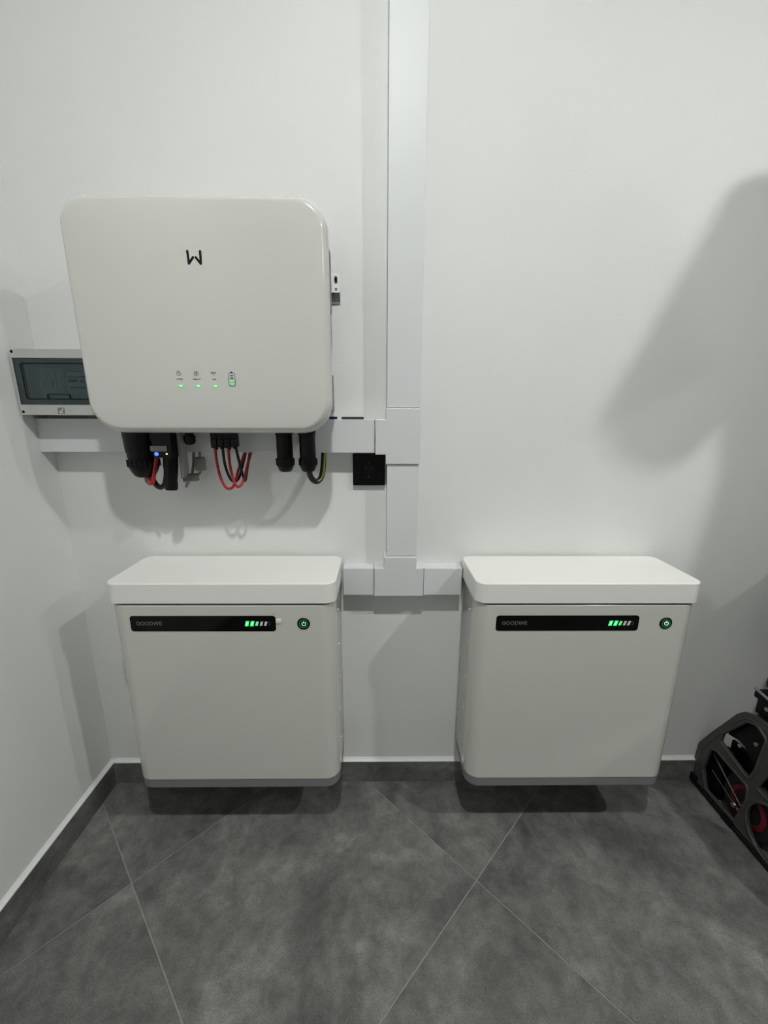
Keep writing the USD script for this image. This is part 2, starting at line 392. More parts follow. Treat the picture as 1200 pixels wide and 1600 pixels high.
# ------------------------------------------------------------------ inverter
IX0, IX1, IZ0, IZ1 = 0.2172, 0.7012, 1.0412, 1.4605
IBACK, IFRONT = -0.046, -0.180
inv = thing('inverter', 'large white glossy wall inverter with rounded corners and black W emblem', 'inverter', ((IX0 + IX1) / 2, 0, IZ0))
def inverter_shell():
    cx, cz, w, h, r = (IX0 + IX1) / 2, (IZ0 + IZ1) / 2, IX1 - IX0, IZ1 - IZ0, 0.060
    prof = [(0.020, IBACK), (0.0165, IBACK - 0.004), (0.0155, IBACK - 0.010), (0.0015, IFRONT + 0.036), (0, IFRONT + 0.029)]
    for t in np.linspace(0, math.pi / 2, 13)[1:]:
        prof.append((0.014 * (1 - math.cos(t)), IFRONT + 0.0035 + 0.0255 * (1 - math.sin(t))))
    rings = []
    for i, y in prof:
        p = rr2(w - 2 * i, h - 2 * i, 0.052 - i * 0.7, 0.064 - i * 0.75, 14); rings.append(np.c_[p[:, 0] + cx, np.full(len(p), y), p[:, 1] + cz])
    last = rings[-1]; c = np.array([cx, 0, cz])
    for s_ in (0.97, 0.92, 0.82, 0.66, 0.45, 0.2):
        q = last.copy(); q[:, [0, 2]] = c[[0, 2]] + (last[:, [0, 2]] - c[[0, 2]]) * s_
        q[:, 1] = IFRONT + 0.0035 * s_ ** 6 ; rings.append(q)
    return loft(rings)
obj('shell', inverter_shell(), 'inverter', inv, smooth=45)
def face_y(x, z):                                      # the front face in the middle of the cover
    return IFRONT
obj('rear_housing', [rbox(IX0 + 0.03, IX1 - 0.026, -0.120, -0.0405, IZ0 + 0.028, IZ1 - 0.02, 0.004)], 'bracket_grey', inv)
for z0, z1 in ((1.290, 1.410), (1.085, 1.165)): obj('side_grip', rbox(IX1 - 0.030, IX1 - 0.0075, -0.078, -0.050, z0, z1, 0.003), 'bracket_grey', inv)
# printed W emblem
ex, ez = 0.4605, 1.3545
half = unary_union([stroke([(-0.0120, 0.0105), (-0.0098, -0.0085)], 0.0040), stroke([(-0.0098, -0.0085), (-0.0020, 0.0015)], 0.0040)])
half2 = unary_union([stroke([(0.0120, 0.0105), (0.0122, -0.0085)], 0.0040), stroke([(0.0122, -0.0085), (0.0020, 0.0015)], 0.0040)])
half = unary_union([stroke([(-0.0115, 0.0108), (-0.0108, -0.0090)], 0.0040), stroke([(-0.0108, -0.0090), (-0.0025, 0.0010)], 0.0040)])
half2 = sa.scale(half, -1, 1, origin=(0, 0))
obj('emblem', extrude_y(sa.translate(unary_union([half, half2]), ex, ez), IFRONT + 0.002, IFRONT - 0.0004), 'black', inv, label='black W emblem')
FY0, FY1 = IFRONT + 0.002, IFRONT - 0.0003
def ringp(x, z, r, w): return sg.Point(x, z).buffer(r, 24).difference(sg.Point(x, z).buffer(r - w, 24))
icons_x = (0.4090, 0.4425, 0.4760)
iz = 1.1555
pw = ringp(0, 0, 0.0040, 0.0007).difference(sg.box(-0.0012, 0.001, 0.0012, 0.006)).union(sg.box(-0.00045, 0.0, 0.00045, 0.0048))
obj('power_icon', extrude_y(sa.translate(pw, icons_x[0], iz), FY0, FY1), 'print_dark', inv)
bk = ringp(0, 0, 0.0043, 0.0006).union(sg.Polygon([(-0.0016, 0.0003), (0.0002, 0.0028), (0.0016, 0.0005), (0.0008, 0.0003), (0.0008, -0.0024), (-0.0004, -0.0020), (-0.0004, 0.0002)]))
obj('backup_icon', extrude_y(sa.translate(bk, icons_x[1], iz), FY0, FY1), 'print_dark', inv)
an = sg.box(-0.0003, -0.0042, 0.0003, 0.0010).union(sg.Point(0, 0.0012).buffer(0.0009))
for rr_ in (0.0026, 0.0044):
    arcs = ringp(0, 0.0012, rr_, 0.0007)
    an = an.union(arcs.intersection(sg.Polygon([(0, 0.0012), (0.008, 0.0052), (0.008, -0.0028)]))).union(arcs.intersection(sg.Polygon([(0, 0.0012), (-0.008, 0.0052), (-0.008, -0.0028)])))
obj('antenna_icon', extrude_y(sa.translate(an, icons_x[2], iz), FY0, FY1), 'print_dark', inv)
for x, wd in zip(icons_x, ('SYSTEM', 'BACK-UP', 'COM')):
    t = text_y(wd, 0, 0, 0.0021, 0, True, 0.0003); w = t.bounds[1][0]
    t.apply_translation((x + 0.0006 - w / 2, IFRONT + 0.0001, 1.1438)); obj('caption', t, 'print_dark', inv, smooth=False)
for x in icons_x:
    led = sa.translate(sa.scale(sg.Point(0, 0).buffer(0.004, 16), 1.25, 0.72), x + 0.0012, 1.1325)
    ld = obj('status_led', extrude_y(led, FY0, FY1), 'green_soft', inv, label='green status light')
    core = sa.translate(sa.scale(sg.Point(0, 0).buffer(0.002, 12), 1.3, 0.75), x + 0.0022, 1.1325)
    obj('led_core', extrude_y(core, FY0, FY1 - 0.0002), 'green_core', ld)
bx, bz = 0.5105, 1.1445
bo = sg.Polygon(rr(0.0128, 0.0246, 0.0028)); bo = bo.difference(sg.Polygon(rr(0.0114, 0.0232, 0.0022))).union(sg.Polygon([(-0.0022, 0.0122), (-0.0012, 0.0146), (0.0012, 0.0146), (0.0022, 0.0122)]))
obj('battery_gauge', extrude_y(sa.translate(bo, bx, bz), FY0, FY1), 'print_dark', inv, label='battery gauge outline')
for k, z in enumerate((0.0070, 0.0024)): obj('gauge_bar', extrude_y(sa.translate(sg.Polygon(rr(0.0062, 0.0017, 0.0005)), bx, bz + z), FY0, FY1), 'print_dark', inv)
for k, z in enumerate((-0.0028, -0.0078)): obj('gauge_bar', extrude_y(sa.translate(sg.Polygon(rr(0.0074, 0.0040, 0.0010)), bx, bz + z), FY0, FY1), 'green_soft', inv, label='lit green gauge bar')

# wall bracket that shows at the right edge
br = thing('wall_bracket', 'small white and grey metal fixing bracket at the right edge of the inverter', 'bracket', (0.6975, 0, 1.317))
slot = sa.translate(sg.Polygon(rr(0.0064, 0.0150, 0.0031)), 0.7000, 1.3675)
pl = sa.translate(sg.Polygon(rr(0.034, 0.0375, 0.0025)), 0.6912, 1.3610).difference(slot).difference(sg.Point(0.7000, 1.3485).buffer(0.0030))
obj('plate', extrude_y(pl, -0.0165, -0.0185), 'bracket_white', br, smooth=False)
obj('spacer', [box(0.676, 0.696, -0.0163, 0, 1.345, 1.376), box(0.676, 0.7075, -0.0163, -0.0150, 1.3445, 1.3785)], 'bracket_grey', br)
obj('tab', extrude_y(sa.translate(sg.Polygon(rr(0.033, 0.0250, 0.003)), 0.6910, 1.3355), 0, -0.0030), 'bracket_grey', br, label='grey metal tab')
obj('screw', lathe([(0.0031, 0.0155), (0.0031, 0.0215), (0.0016, 0.0235)], (0.7000, 0, 1.3690), 'y', 16), 'black', br, label='dark screw head in the slot')
obj('screw', lathe([(0.0025, 0.0155), (0.0025, 0.0172)], (0.7000, 0, 1.3485), 'y', 16), 'metal', br)
obj('hole', rbox(0.6985, 0.7010, -0.0036, -0.0028, 1.3310, 1.3324, 0.0003), 'bracket_white', br)

tg = obj('cable_tag', rbox(0.679, 0.6970, -0.034, -0.020, 1.0681, 1.0745, 0.001), 'blue', label='dark blue tag lying on the trunking at the inverter corner', cat='tag')

# ------------------------------------------------------------------ plugs and cables under the inverter
CY = -0.090
def gland(cx, cy, r, z_top, z_nut, z_end, name, parent, nut=1.0, ribs=14):
    """Ribbed cable gland: threaded neck, sleeve, nut with ribs, rounded end."""
    sl = lathe([(r * 0.97, z_nut - 0.002), (r * 0.97, z_top - 0.013), (r * 1.06, z_top - 0.012), (r * 1.06, z_top)], (cx, cy, 0))
    p = obj(name, sl, 'black', parent, smooth=40)
    h = z_nut - z_end
    nt = [lathe([(r * 0.55, z_end), (r * 0.80, z_end + 0.10 * h), (r * nut * 0.96, z_end + 0.42 * h), (r * nut * 1.03, z_end + 0.50 * h), (r * nut * 1.03, z_nut - 0.001), (r * nut * 0.98, z_nut)], (cx, cy, 0))]
    for k in range(ribs):
        a = 2 * math.pi * k / ribs
        b = box(-0.0009, 0.0009, -0.0009, 0.0009, z_end + 0.5 * h, z_nut - 0.0015); b.apply_translation((cx + r * nut * 1.04 * math.cos(a), cy + r * nut * 1.04 * math.sin(a), 0)); nt.append(b)
    obj('nut', nt, 'black', parent, smooth=40)
    return p
# large AC connector on the left
ac = thing('power_connector', 'large ribbed black power connector hanging at the left under the inverter', 'connector', (0.266, CY, 0.94))
body = lathe([(0.0310, 0.985), (0.0310, 0.994), (0.0330, 1.000), (0.0350, 1.036), (0.0355, 1.046)], (0.2665, CY, 0))
obj('body', [body, rbox(0.244, 0.300, CY - 0.018, CY + 0.026, 1.022, 1.046, 0.003)], 'black', ac, smooth=40)
obj('collar', lathe([(0.0290, 0.981), (0.0290, 0.986)], (0.2665, CY, 0)), 'black_soft', ac)
nut = [lathe([(0.014, 0.940), (0.021, 0.944), (0.0275, 0.955), (0.0300, 0.962), (0.0315, 0.966), (0.0318, 0.980), (0.0300, 0.982)], (0.2665, CY, 0))]
for k in range(20):
    a = 2 * math.pi * k / 20
    b = box(-0.0012, 0.0012, -0.0012, 0.0012, 0.965, 0.980); b.apply_translation((0.2665 + 0.0318 * math.cos(a), CY + 0.0318 * math.sin(a), 0)); nut.append(b)
obj('nut', nut, 'black', ac, smooth=40)
obj('seal', lathe([(0.006, 0.930), (0.007, 0.941)], (0.2700, CY, 0)), 'white_plastic', ac)
obj('earth_core', tube([(0.268, CY - 0.004, 0.942), (0.270, CY - 0.006, 0.930), (0.276, CY - 0.004, 0.922)], 0.0022), 'green_plastic', ac)

# communication stick with two lights
ds = thing('wifi_dongle', 'black communication stick with a blue and a green light under the inverter', 'dongle', (0.331, -0.095, 0.912))
obj('socket_block', rbox(0.304, 0.3465, -0.118, -0.060, 0.986, 1.0460, 0.002), 'black', ds)
st = lathe([(0.0125, 0.9115), (0.0132, 0.914), (0.0132, 0.928), (0.0125, 0.930), (0.0148, 0.962), (0.0152, 0.964), (0.0152, 0.988)], (0, 0, 0))
st.apply_transform(trimesh.transformations.rotation_matrix(math.radians(5), (0, 1, 0), (0, 0, 1.0))); st.apply_translation((0.3315, -0.095, 0))
obj('stick', st, 'black', ds, smooth=40)
obj('clip', [rbox(0.301, 0.337, -0.1200, -0.1175, 1.000, 1.012, 0.001)], 'bracket_grey', ds, label='dark grey clip')
obj('status_led', trimesh.creation.icosphere(subdivisions=2, radius=0.0042).apply_translation((0.3130, -0.1185, 0.9945)), 'blue_led', ds, smooth=True, label='blue light')
obj('status_led', trimesh.creation.icosphere(subdivisions=2, radius=0.0022).apply_translation((0.3350, -0.1185, 0.9945)), 'lime_led', ds, smooth=True, label='green light')

# signal strip, blanking plug
fs = thing('support_strip', 'narrow grey metal strip hanging beside the communication stick', 'strip', (0.353, -0.085, 0.94))
obj('strip', [box(0.3485, 0.3500, -0.095, -0.070, 0.937, 1.046), box(0.3500, 0.3550, -0.0935, -0.0925, 0.940, 1.046), box(0.3550, 0.3565, -0.096, -0.070, 0.945, 1.046)], 'strip_grey', fs)
obj('blanking_plug', lathe([(0.004, 1.012), (0.010, 1.014), (0.0125, 1.020), (0.0125, 1.032), (0.009, 1.033), (0.009, 1.046)], (0.3725, -0.085, 0)), 'black', cat='plug', label='round black blanking plug under the inverter, right of the grey strip')

# ferrite cable
fe = thing('signal_cable', 'thin grey signal cable with a grey ferrite sleeve below the trunking', 'cable', (0.39, -0.05, 0.93))
FYc = -0.030
obj('wire', tube([(0.3530, FYc, 0.992), (0.3520, FYc - 0.004, 0.965), (0.3490, FYc - 0.008, 0.945), (0.3420, FYc - 0.010, 0.928), (0.3350, FYc - 0.012, 0.915), (0.3320, FYc - 0.012, 0.908)], 0.0032), 'grey_plastic', fe)
obj('ferrite', slab_z(0.3700, FYc - 0.008, 0.0215, 0.020, 0.005, 0.947, 0.980, 0.004, 3, 0.004, n=4), 'grey_plastic', fe)
obj('wire', tube([(0.3715, FYc - 0.008, 0.992), (0.3705, FYc - 0.008, 0.975), (0.3690, FYc - 0.008, 0.948), (0.3640, FYc - 0.010, 0.938), (0.3550, FYc - 0.012, 0.933)], 0.0030), 'grey_plastic', fe)
pl_ = slab_z(0, 0, 0.018, 0.016, 0.003, -0.017, 0.017, 0.002, 2, 0.002, n=3)
pl_.apply_transform(trimesh.transformations.rotation_matrix(math.radians(84), (0, 1, 0))); pl_.apply_translation((0.3455, FYc - 0.012, 0.931))
obj('plug', pl_, 'grey_plastic', fe)

# loose red and black pair from the power connector
rc = thing('red_cable', 'short red cable rising from the large power connector to the communication stick', 'cable', (0.29, CY, 0.92))
obj('wire', tube([(0.2740, CY - 0.006, 0.9425), (0.2770, CY - 0.008, 0.930), (0.2850, CY - 0.010, 0.927), (0.2920, CY - 0.012, 0.945), (0.3010, CY - 0.014, 0.975), (0.3060, CY - 0.012, 0.990)], 0.0042), 'red', rc)
bc = thing('black_cable', 'thick black cable loop between the large power connector and the communication stick', 'cable', (0.30, CY, 0.92))
obj('wire', tube([(0.2740, CY + 0.010, 0.944), (0.2800, CY + 0.008, 0.926), (0.2930, CY + 0.004, 0.9155), (0.3050, CY + 0.006, 0.924), (0.3100, CY + 0.010, 0.955), (0.3110, CY + 0.012, 0.987)], 0.0058), 'black_wire', bc)

# four solar plugs
tops = (0.4315, 0.4460, 0.4605, 0.4750)
for i in range(4):
    red = i % 2 == 0
    lab = ('leftmost red solar cable under the middle of the inverter', 'black solar cable between the two red ones', 'second red solar cable from the left under the inverter', 'rightmost black solar cable of the four plugs')[i]
    c = thing('solar_cable', lab, 'cable', (tops[i], CY, 0.92), group='solar cables under the inverter')
    x = tops[i]
    front = i // 2
    obj('plug', [rbox(x - 0.0066, x + 0.0066, CY - 0.012, CY + 0.008, 1.0065 + 0.002 * (i % 2), 1.026, 0.0015), rbox(x - 0.0072, x + 0.0072, CY - 0.010, CY + 0.006, 1.026, 1.0462, 0.001), lathe([(0.0042, 1.002 + 0.002 * (i % 2)), (0.0056, 1.007 + 0.002 * (i % 2))], (x, CY - 0.002, 0), n=16)], 'black', c)
    ends = [[(0.4310, -.094, 1.008), (0.4318, -.095, 0.980), (0.4365, -.096, 0.945), (0.4455, -.096, 0.920), (0.4550, -.094, 0.914), (0.4640, -.088, 0.922), (0.4720, -.074, 0.955), (0.4755, -.050, 0.978), (0.4765, -.034, 0.992)],
            [(0.4460, -.090, 1.010), (0.4465, -.088, 0.975), (0.4500, -.084, 0.948), (0.4570, -.080, 0.930), (0.4645, -.074, 0.928), (0.4705, -.064, 0.940), (0.4740, -.046, 0.966), (0.4745, -.020, 0.992)],
            [(0.4605, -.094, 1.008), (0.4615, -.098, 0.975), (0.4660, -.101, 0.945), (0.4730, -.102, 0.923), (0.4810, -.099, 0.921), (0.4880, -.088, 0.936), (0.4910, -.062, 0.968), (0.4915, -.034, 0.992)],
            [(0.4750, -.090, 1.010), (0.4790, -.086, 0.975), (0.4810, -.076, 0.945), (0.4822, -.071, 0.931), (0.4822, -.064, 0.928), (0.4820, -.052, 0.940), (0.4830, -.036, 0.966), (0.4835, -.016, 0.992)]]
    obj('wire', tube(ends[i], 0.0030, 10), 'red' if red else 'black_wire', c)

# two glands on the right
for i, (gx, lab) in enumerate(((0.5845, 'black cable gland without cable under the right side of the inverter'), (0.6355, 'black cable gland with a cable loop at the lower right of the inverter'))):
    g = thing('cable_gland', lab, 'cable gland', (gx, CY, 0.953), group=None)
    gland(gx, CY, 0.0183, 1.047, 0.984, 0.953, 'sleeve', g, 1.05)
lp = thing('earth_cable', 'black cable with green-yellow earth wire looping from the right gland into the trunking', 'cable', (0.65, CY, 0.925))
obj('sheath', tube([(0.6370, CY, 0.956), (0.6395, CY, 0.943), (0.6460, CY + 0.004, 0.932), (0.6540, CY + 0.012, 0.929), (0.6610, CY + 0.026, 0.938), (0.6630, CY + 0.044, 0.960), (0.6630, CY + 0.062, 0.9915)], 0.0066), 'black_wire', lp)
obj('earth_wire', tube([(0.6560, CY + 0.004, 0.9300), (0.6640, CY + 0.016, 0.9380), (0.6665, CY + 0.034, 0.960), (0.6668, CY + 0.054, 0.9915)], 0.0022), 'earth', lp)

# ------------------------------------------------------------------ consumer unit
EX0, EX1, EZ0, EZ1, EF = 0.0078, 0.1860, 1.0750, 1.2125, -0.082
en = thing('breaker_box', 'grey plastic breaker box with a smoked window, half hidden behind the inverter', 'breaker box', ((EX0 + EX1) / 2, 0, EZ0))
ecx, ecz, ew, eh = (EX0 + EX1) / 2, (EZ0 + EZ1) / 2, EX1 - EX0, EZ1 - EZ0
WZ0, WZ1 = 1.0975, 1.1945
WX0, WX1 = EX0 + 0.0032, EX1 - 0.0032
outer = sa.translate(sg.Polygon(rr(ew, eh, 0.004)), ecx, ecz)
hole = sg.box(WX0, WZ0, WX1, WZ1)
obj('housing', [extrude_y(outer.buffer(-0.002).difference(outer.buffer(-0.005)), 0, -0.040), extrude_y(outer.difference(hole), -0.040, EF + 0.002), extrude_y(outer.buffer(-0.0012).difference(hole), EF + 0.002, EF)], 'enclosure', en, smooth=False)
obj('inner_panel', box(EX0 + 0.004, EX1 - 0.004, -0.045, -0.040, EZ0 + 0.004, EZ1 - 0.004), 'enclosure_in', en)
for i, (a, b) in enumerate(((0.040, 0.058), (0.0585, 0.0765), (0.078, 0.097), (0.0985, 0.156))):
    m_ = obj('breaker', [rbox(a, b, -0.056, -0.045, 1.112, 1.176, 0.001)] + ([rbox(a + 0.005, b - 0.005, -0.062, -0.056, 1.136, 1.152, 0.001)] if i < 2 else []), 'breaker', en)
obj('meter_label', [box(0.1040, 0.1520, -0.0563, -0.0560, 1.156, 1.160), box(0.1040, 0.1260, -0.0563, -0.0560, 1.147, 1.153), box(0.1300, 0.1400, -0.0563, -0.0560, 1.146, 1.153), box(0.1060, 0.1400, -0.0563, -0.0560, 1.134, 1.137), box(0.1420, 0.1530, -0.0563, -0.0560, 1.138, 1.151), box(0.1040, 0.1520, -0.0563, -0.0560, 1.169, 1.171)], 'print_dark', en, label='dark printing on the device inside')
obj('window', rbox(WX0 + 0.0003, WX1 - 0.0003, EF + 0.0005, EF + 0.0030, WZ0 + 0.0003, WZ1 - 0.0003, 0.0008), 'smoke', en, label='smoked transparent window')
dr = sg.Polygon(rr(0.142, 0.076, 0.006)); dr = dr.difference(dr.buffer(-0.0022)); dr = sa.translate(dr, ecx, 1.1465)
hd = sg.Polygon(rr(0.050, 0.012, 0.004)); hd = hd.difference(hd.buffer(-0.0016)); hd = sa.translate(hd, ecx + 0.001, 1.1145)
obj('door_seam', extrude_y(dr, EF + 0.0006, EF - 0.0003), 'black', en)
obj('door_handle', extrude_y(hd, EF + 0.0006, EF - 0.0020), 'black', en)
for x in (EX0 + 0.006, EX1 - 0.006):
    for z in (EZ0 + 0.0075, EZ1 - 0.0055):
        obj('screw', lathe([(0.0030, -EF - 0.001), (0.0030, -EF + 0.0004)], (x, 0, z), 'y', 16), 'black', en)
lg = thing_l = obj('maker_plate', extrude_y(sa.translate(sg.Polygon(rr(0.0150, 0.0135, 0.0006)), 0.0968, 1.0850), EF + 0.0004, EF - 0.0003), 'ink_grey', en, label='small square grey emblem plate')
obj('plate_mark', [extrude_y(sa.translate(stroke([(-0.004, -0.001), (-0.001, -0.004), (0.0045, 0.004)], 0.0018), 0.0968, 1.0850), EF, EF - 0.0006), extrude_y(sa.translate(sg.box(-0.0045, -0.0052, 0.0045, -0.0040), 0.0968, 1.0850), EF, EF - 0.0006)], 'white_plastic', lg)

# ------------------------------------------------------------------ the two batteries
BD, BW, BZ0, BZ1 = 0.187, 0.505, 0.2000, 0.6690
def battery(x0, label, left):
    t = thing('battery', label, 'battery', (x0 + BW / 2, 0, 0.173), group='white wall batteries')
    cx = x0 + BW / 2; back = -0.050; e = 0.0022
    obj('rear_frame', box(x0 + 0.016, x0 + BW - 0.016, back - 0.004, 0, 0.215, 0.650), 'battery', t)
    cy = (back - BD) / 2; d = BD + back
    def block(inset, z0, z1, r, b1=0.0, b0=0.0, yb=back):
        dd = BD - inset + yb; m = slab_z(cx, (yb - (BD - inset)) / 2, BW - 2 * inset, dd, r, z0, z1, b1, 3, b0, n=10)
        # only the front corners are rounded: push the back corners square
        v = m.vertices; 
        return m
    def cabinet(inset, z0, z1, r, yb, b1=0, b0=0):
        w = BW - 2 * inset; yf = -(BD - inset); n = 12
        def ring(i, z):
            rr2 = max(r - i, 1e-4); a, b = cx - w / 2 + i, cx + w / 2 - i; f = yf + i; pts = [(b, yb - min(i, 0.004)), (a, yb - min(i, 0.004))]
            for k in range(n + 1):
                tt = math.pi + k / n * math.pi / 2; pts.append((a + rr2 + rr2 * math.cos(tt), f + rr2 + rr2 * math.sin(tt)))
            for k in range(n + 1):
                tt = 1.5 * math.pi + k / n * math.pi / 2; pts.append((b - rr2 + rr2 * math.cos(tt), f + rr2 + rr2 * math.sin(tt)))
            return np.array([(p, q, z) for p, q in pts])
        rings = []
        if b0: rings += [ring(b0 * (1 - math.sin(t_)), z0 + b0 * (1 - math.cos(t_))) for t_ in np.linspace(0, math.pi / 2, 4)]
        else: rings.append(ring(0, z0))
        if b1: rings += [ring(b1 * (1 - math.cos(t_)), z1 - b1 * (1 - math.sin(t_))) for t_ in np.linspace(0, math.pi / 2, 5)]
        else: rings.append(ring(0, z1))
        return loft(rings)
    obj('cabinet', cabinet(e, BZ0, BZ1, 0.034, back, 0.0025, 0.0), 'battery', t, smooth=35)
    obj('gap', cabinet(e + 0.004, BZ1 - 0.003, 0.6745, 0.032, -0.012), 'groove', t, smooth=35, label='dark grey gap under the lid')
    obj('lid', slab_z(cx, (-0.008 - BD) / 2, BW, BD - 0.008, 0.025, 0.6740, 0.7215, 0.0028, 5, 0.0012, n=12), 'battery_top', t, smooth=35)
    obj('plinth', cabinet(e + 0.001, 0.1730, BZ0 - 0.0005, 0.034, back, 0.0, 0.002), 'plinth', t, smooth=35, label='grey plinth strip along the lower edge')
    f = -(BD - e)
    panel = obj('display_panel', slab_y(x0 + 0.2090, 0.6255, 0.3220, 0.0375, 0.0065, f + 0.002, f - 0.0012, 0.0006, 2), 'black_gloss', t, label='long glossy black display strip')
    pf = f - 0.0012
    tx = text_y('GOODWE', x0 + 0.0605, 0.6220, 0.0085, pf + 0.0001, True, 0.0003, 1.08)
    obj('lettering', tx, 'glyph_grey', panel, smooth=False, label='grey GOODWE lettering')
    def para(x, w=0.0058, h=0.0105, s=0.0030):
        return sg.Polygon([(x - w / 2 - s / 2, 0.6255 - h / 2), (x + w / 2 - s / 2, 0.6255 - h / 2), (x + w / 2 + s / 2, 0.6255 + h / 2), (x - w / 2 + s / 2, 0.6255 + h / 2)])
    for k in range(2): obj('gauge_bar', extrude_y(para(x0 + 0.3065 + 0.0115 * k, 0.0078, 0.0125), pf + 0.0005, pf - 0.0003), 'green_led_hot', panel, label='glowing green gauge bar')
    for k in range(2): obj('led_core', extrude_y(para(x0 + 0.3065 + 0.0115 * k, 0.0034, 0.0080), pf, pf - 0.0005), 'green_core', panel)
    obj('gauge_bar', extrude_y(para(x0 + 0.3285), pf + 0.0005, pf - 0.0003), 'green_soft', panel)
    for k in range(2): obj('gauge_bar', extrude_y(para(x0 + 0.3385 + 0.0095 * k, 0.0056), pf + 0.0005, pf - 0.0003), 'pale_led', panel)
    cp = stroke([(x0 + 0.3545, 0.6205), (x0 + 0.3572, 0.6230), (x0 + 0.3572, 0.6280), (x0 + 0.3545, 0.6305)], 0.0007)
    obj('gauge_end', extrude_y(cp, pf + 0.0005, pf - 0.0003), 'glyph_grey', panel)
    bx = x0 + 0.4320
    b = obj('power_button', lathe([(0.0142, -f - 0.002), (0.0142, -f + 0.0008), (0.0128, -f + 0.0022), (0.0105, -f + 0.0022), (0.0100, -f + 0.0014), (0.0, -f + 0.0014)], (bx, 0, 0.6250), 'y', 40), 'black', t, smooth=40, label='round black power button')
    rg = ringp(bx, 0.6250, 0.0098, 0.0014)
    obj('light_ring', extrude_y(rg, f - 0.0012, f - 0.0019), 'green_soft' if False else 'green_ring', b, label='green light ring')
    pw2 = ringp(0, 0, 0.0050, 0.0014).difference(sg.box(-0.0018, 0.001, 0.0018, 0.008)).union(sg.box(-0.0007, 0.0006, 0.0007, 0.0062))
    obj('power_icon', extrude_y(sa.translate(pw2, bx + 0.0006, 0.6250), f - 0.0012, f - 0.0021), 'green_core', b)
    if left:
        obj('sticker_tab', rbox(x0 + 0.3715, x0 + 0.3830, f - 0.0030, f + 0.0005, 0.6265, 0.6360, 0.0012), 'white_plastic', t, label='small white plastic tab at the end of the display strip')
        obj('residue', box(x0 + 0.364, x0 + 0.3715, f - 0.0003, f + 0.0005, 0.6455, 0.6530), 'enclosure', t, label='faint grey sticker mark')
    for z in (0.623, 0.531, 0.439, 0.347, 0.258):
        for s_ in (-1, 1):
            xx = x0 + e if s_ < 0 else x0 + BW - e
            m_ = lathe([(0.0034, -0.001), (0.0034, 0.0005), (0.0022, 0.0012)], (0, 0, 0), 'x', 16)
            if s_ < 0: m_.vertices[:, 0] *= -1; m_.invert()
            m_.apply_translation((xx, -0.115, z)); obj('screw', m_, 'battery', t)
    return t
M['green_ring'] = emit('green_light_ring', (0.03, 0.40, 0.20), 0.45)
battery(0.1958, 'white wall battery on the left, with a small white tab beside its display', True)
battery(1.0111, 'white wall battery on the right, beside the folded grey hand truck', False)

# ------------------------------------------------------------------ folding hand truck
X = 1.750
ht = thing('hand_truck', 'folded dark grey hand truck with slotted toe plate and red wheel hubs on the floor', 'hand truck', (1.80, -0.25, 0.0))
YC = -0.250
def mirror(p): return [(2 * YC - y, z) for y, z in p]
half_out = [(-0.012, 0.002), (-0.002, 0.020), (-0.003, 0.075), (-0.007, 0.132), (-0.034, 0.190), (-0.096, 0.308), (-0.112, 0.328), (-0.135, 0.3385), (-0.176, 0.342)]
out = sg.Polygon(half_out + mirror(half_out)[::-1])
def hole_(pts, r=0.010):
    p = sg.Polygon(pts).buffer(-r * 0.5).buffer(r * 0.5); return p.buffer(-r * 0.5).buffer(r).buffer(-r * 0.5)
h1 = hole_([(-0.038, 0.072), (-0.048, 0.150), (-0.066, 0.158), (-0.166, 0.146), (-0.171, 0.112), (-0.156, 0.024), (-0.060, 0.022)], 0.012)
h2 = hole_([(-0.070, 0.196), (-0.072, 0.222), (-0.126, 0.309), (-0.152, 0.320), (-0.180, 0.304), (-0.173, 0.206), (-0.164, 0.170), (-0.146, 0.174)], 0.016)
circ = sg.Point(YC, 0.086).buffer(0.069, 24)
h4 = hole_([(-0.189, 0.168), (-0.206, 0.230), (-0.225, 0.312), (-0.275, 0.312), (-0.294, 0.230), (-0.311, 0.168), (-0.285, 0.155 + 0.012), (-0.215, 0.155 + 0.012)], 0.014)
mir = lambda g: sa.scale(g, -1, 1, origin=(YC, 0))
holes = [h1, h2, circ, h4, mir(h1), mir(h2)]
plate = out.buffer(-0.008).buffer(0.008)
for h in holes: plate = plate.difference(h)
def rim(poly, r, x):
    c = np.array(poly.exterior.coords)[:-1]
    L = sg.LineString(np.vstack([c, c[:1]])); n = max(24, int(L.length / 0.006))
    pts = [L.interpolate(k / n, True).coords[0] for k in range(n)]
    return tube([(x, p[0], p[1]) for p in pts], r, 8, 1, True, False)
tp = [extrude_x(plate, X, X + 0.008)] + [rim(h.buffer(0.002), 0.0042, X + 0.001) for h in holes] + [rim(out.buffer(-0.005), 0.0065, X + 0.006)]
inner = out.buffer(-0.019)
tp += [rim(out.buffer(-0.015), 0.0022, X + 0.0004)]
obj('toe_plate', tp, 'cart', ht, smooth=50, label='dark grey plastic toe plate with rounded cut-outs')
obj('bumper', [tube([(X - 0.002, -0.006, 0.010), (X - 0.003, -0.10, 0.0065), (X - 0.003, -0.25, 0.006), (X - 0.003, -0.40, 0.0065), (X - 0.002, -0.494, 0.010)], 0.0060, 8), rbox(X - 0.010, X + 0.006, -0.160, -0.128, 0.0, 0.016, 0.003), rbox(X - 0.008, X + 0.006, -0.030, -0.004, 0.004, 0.030, 0.004)], 'black', ht, label='black rubber edge along the floor')
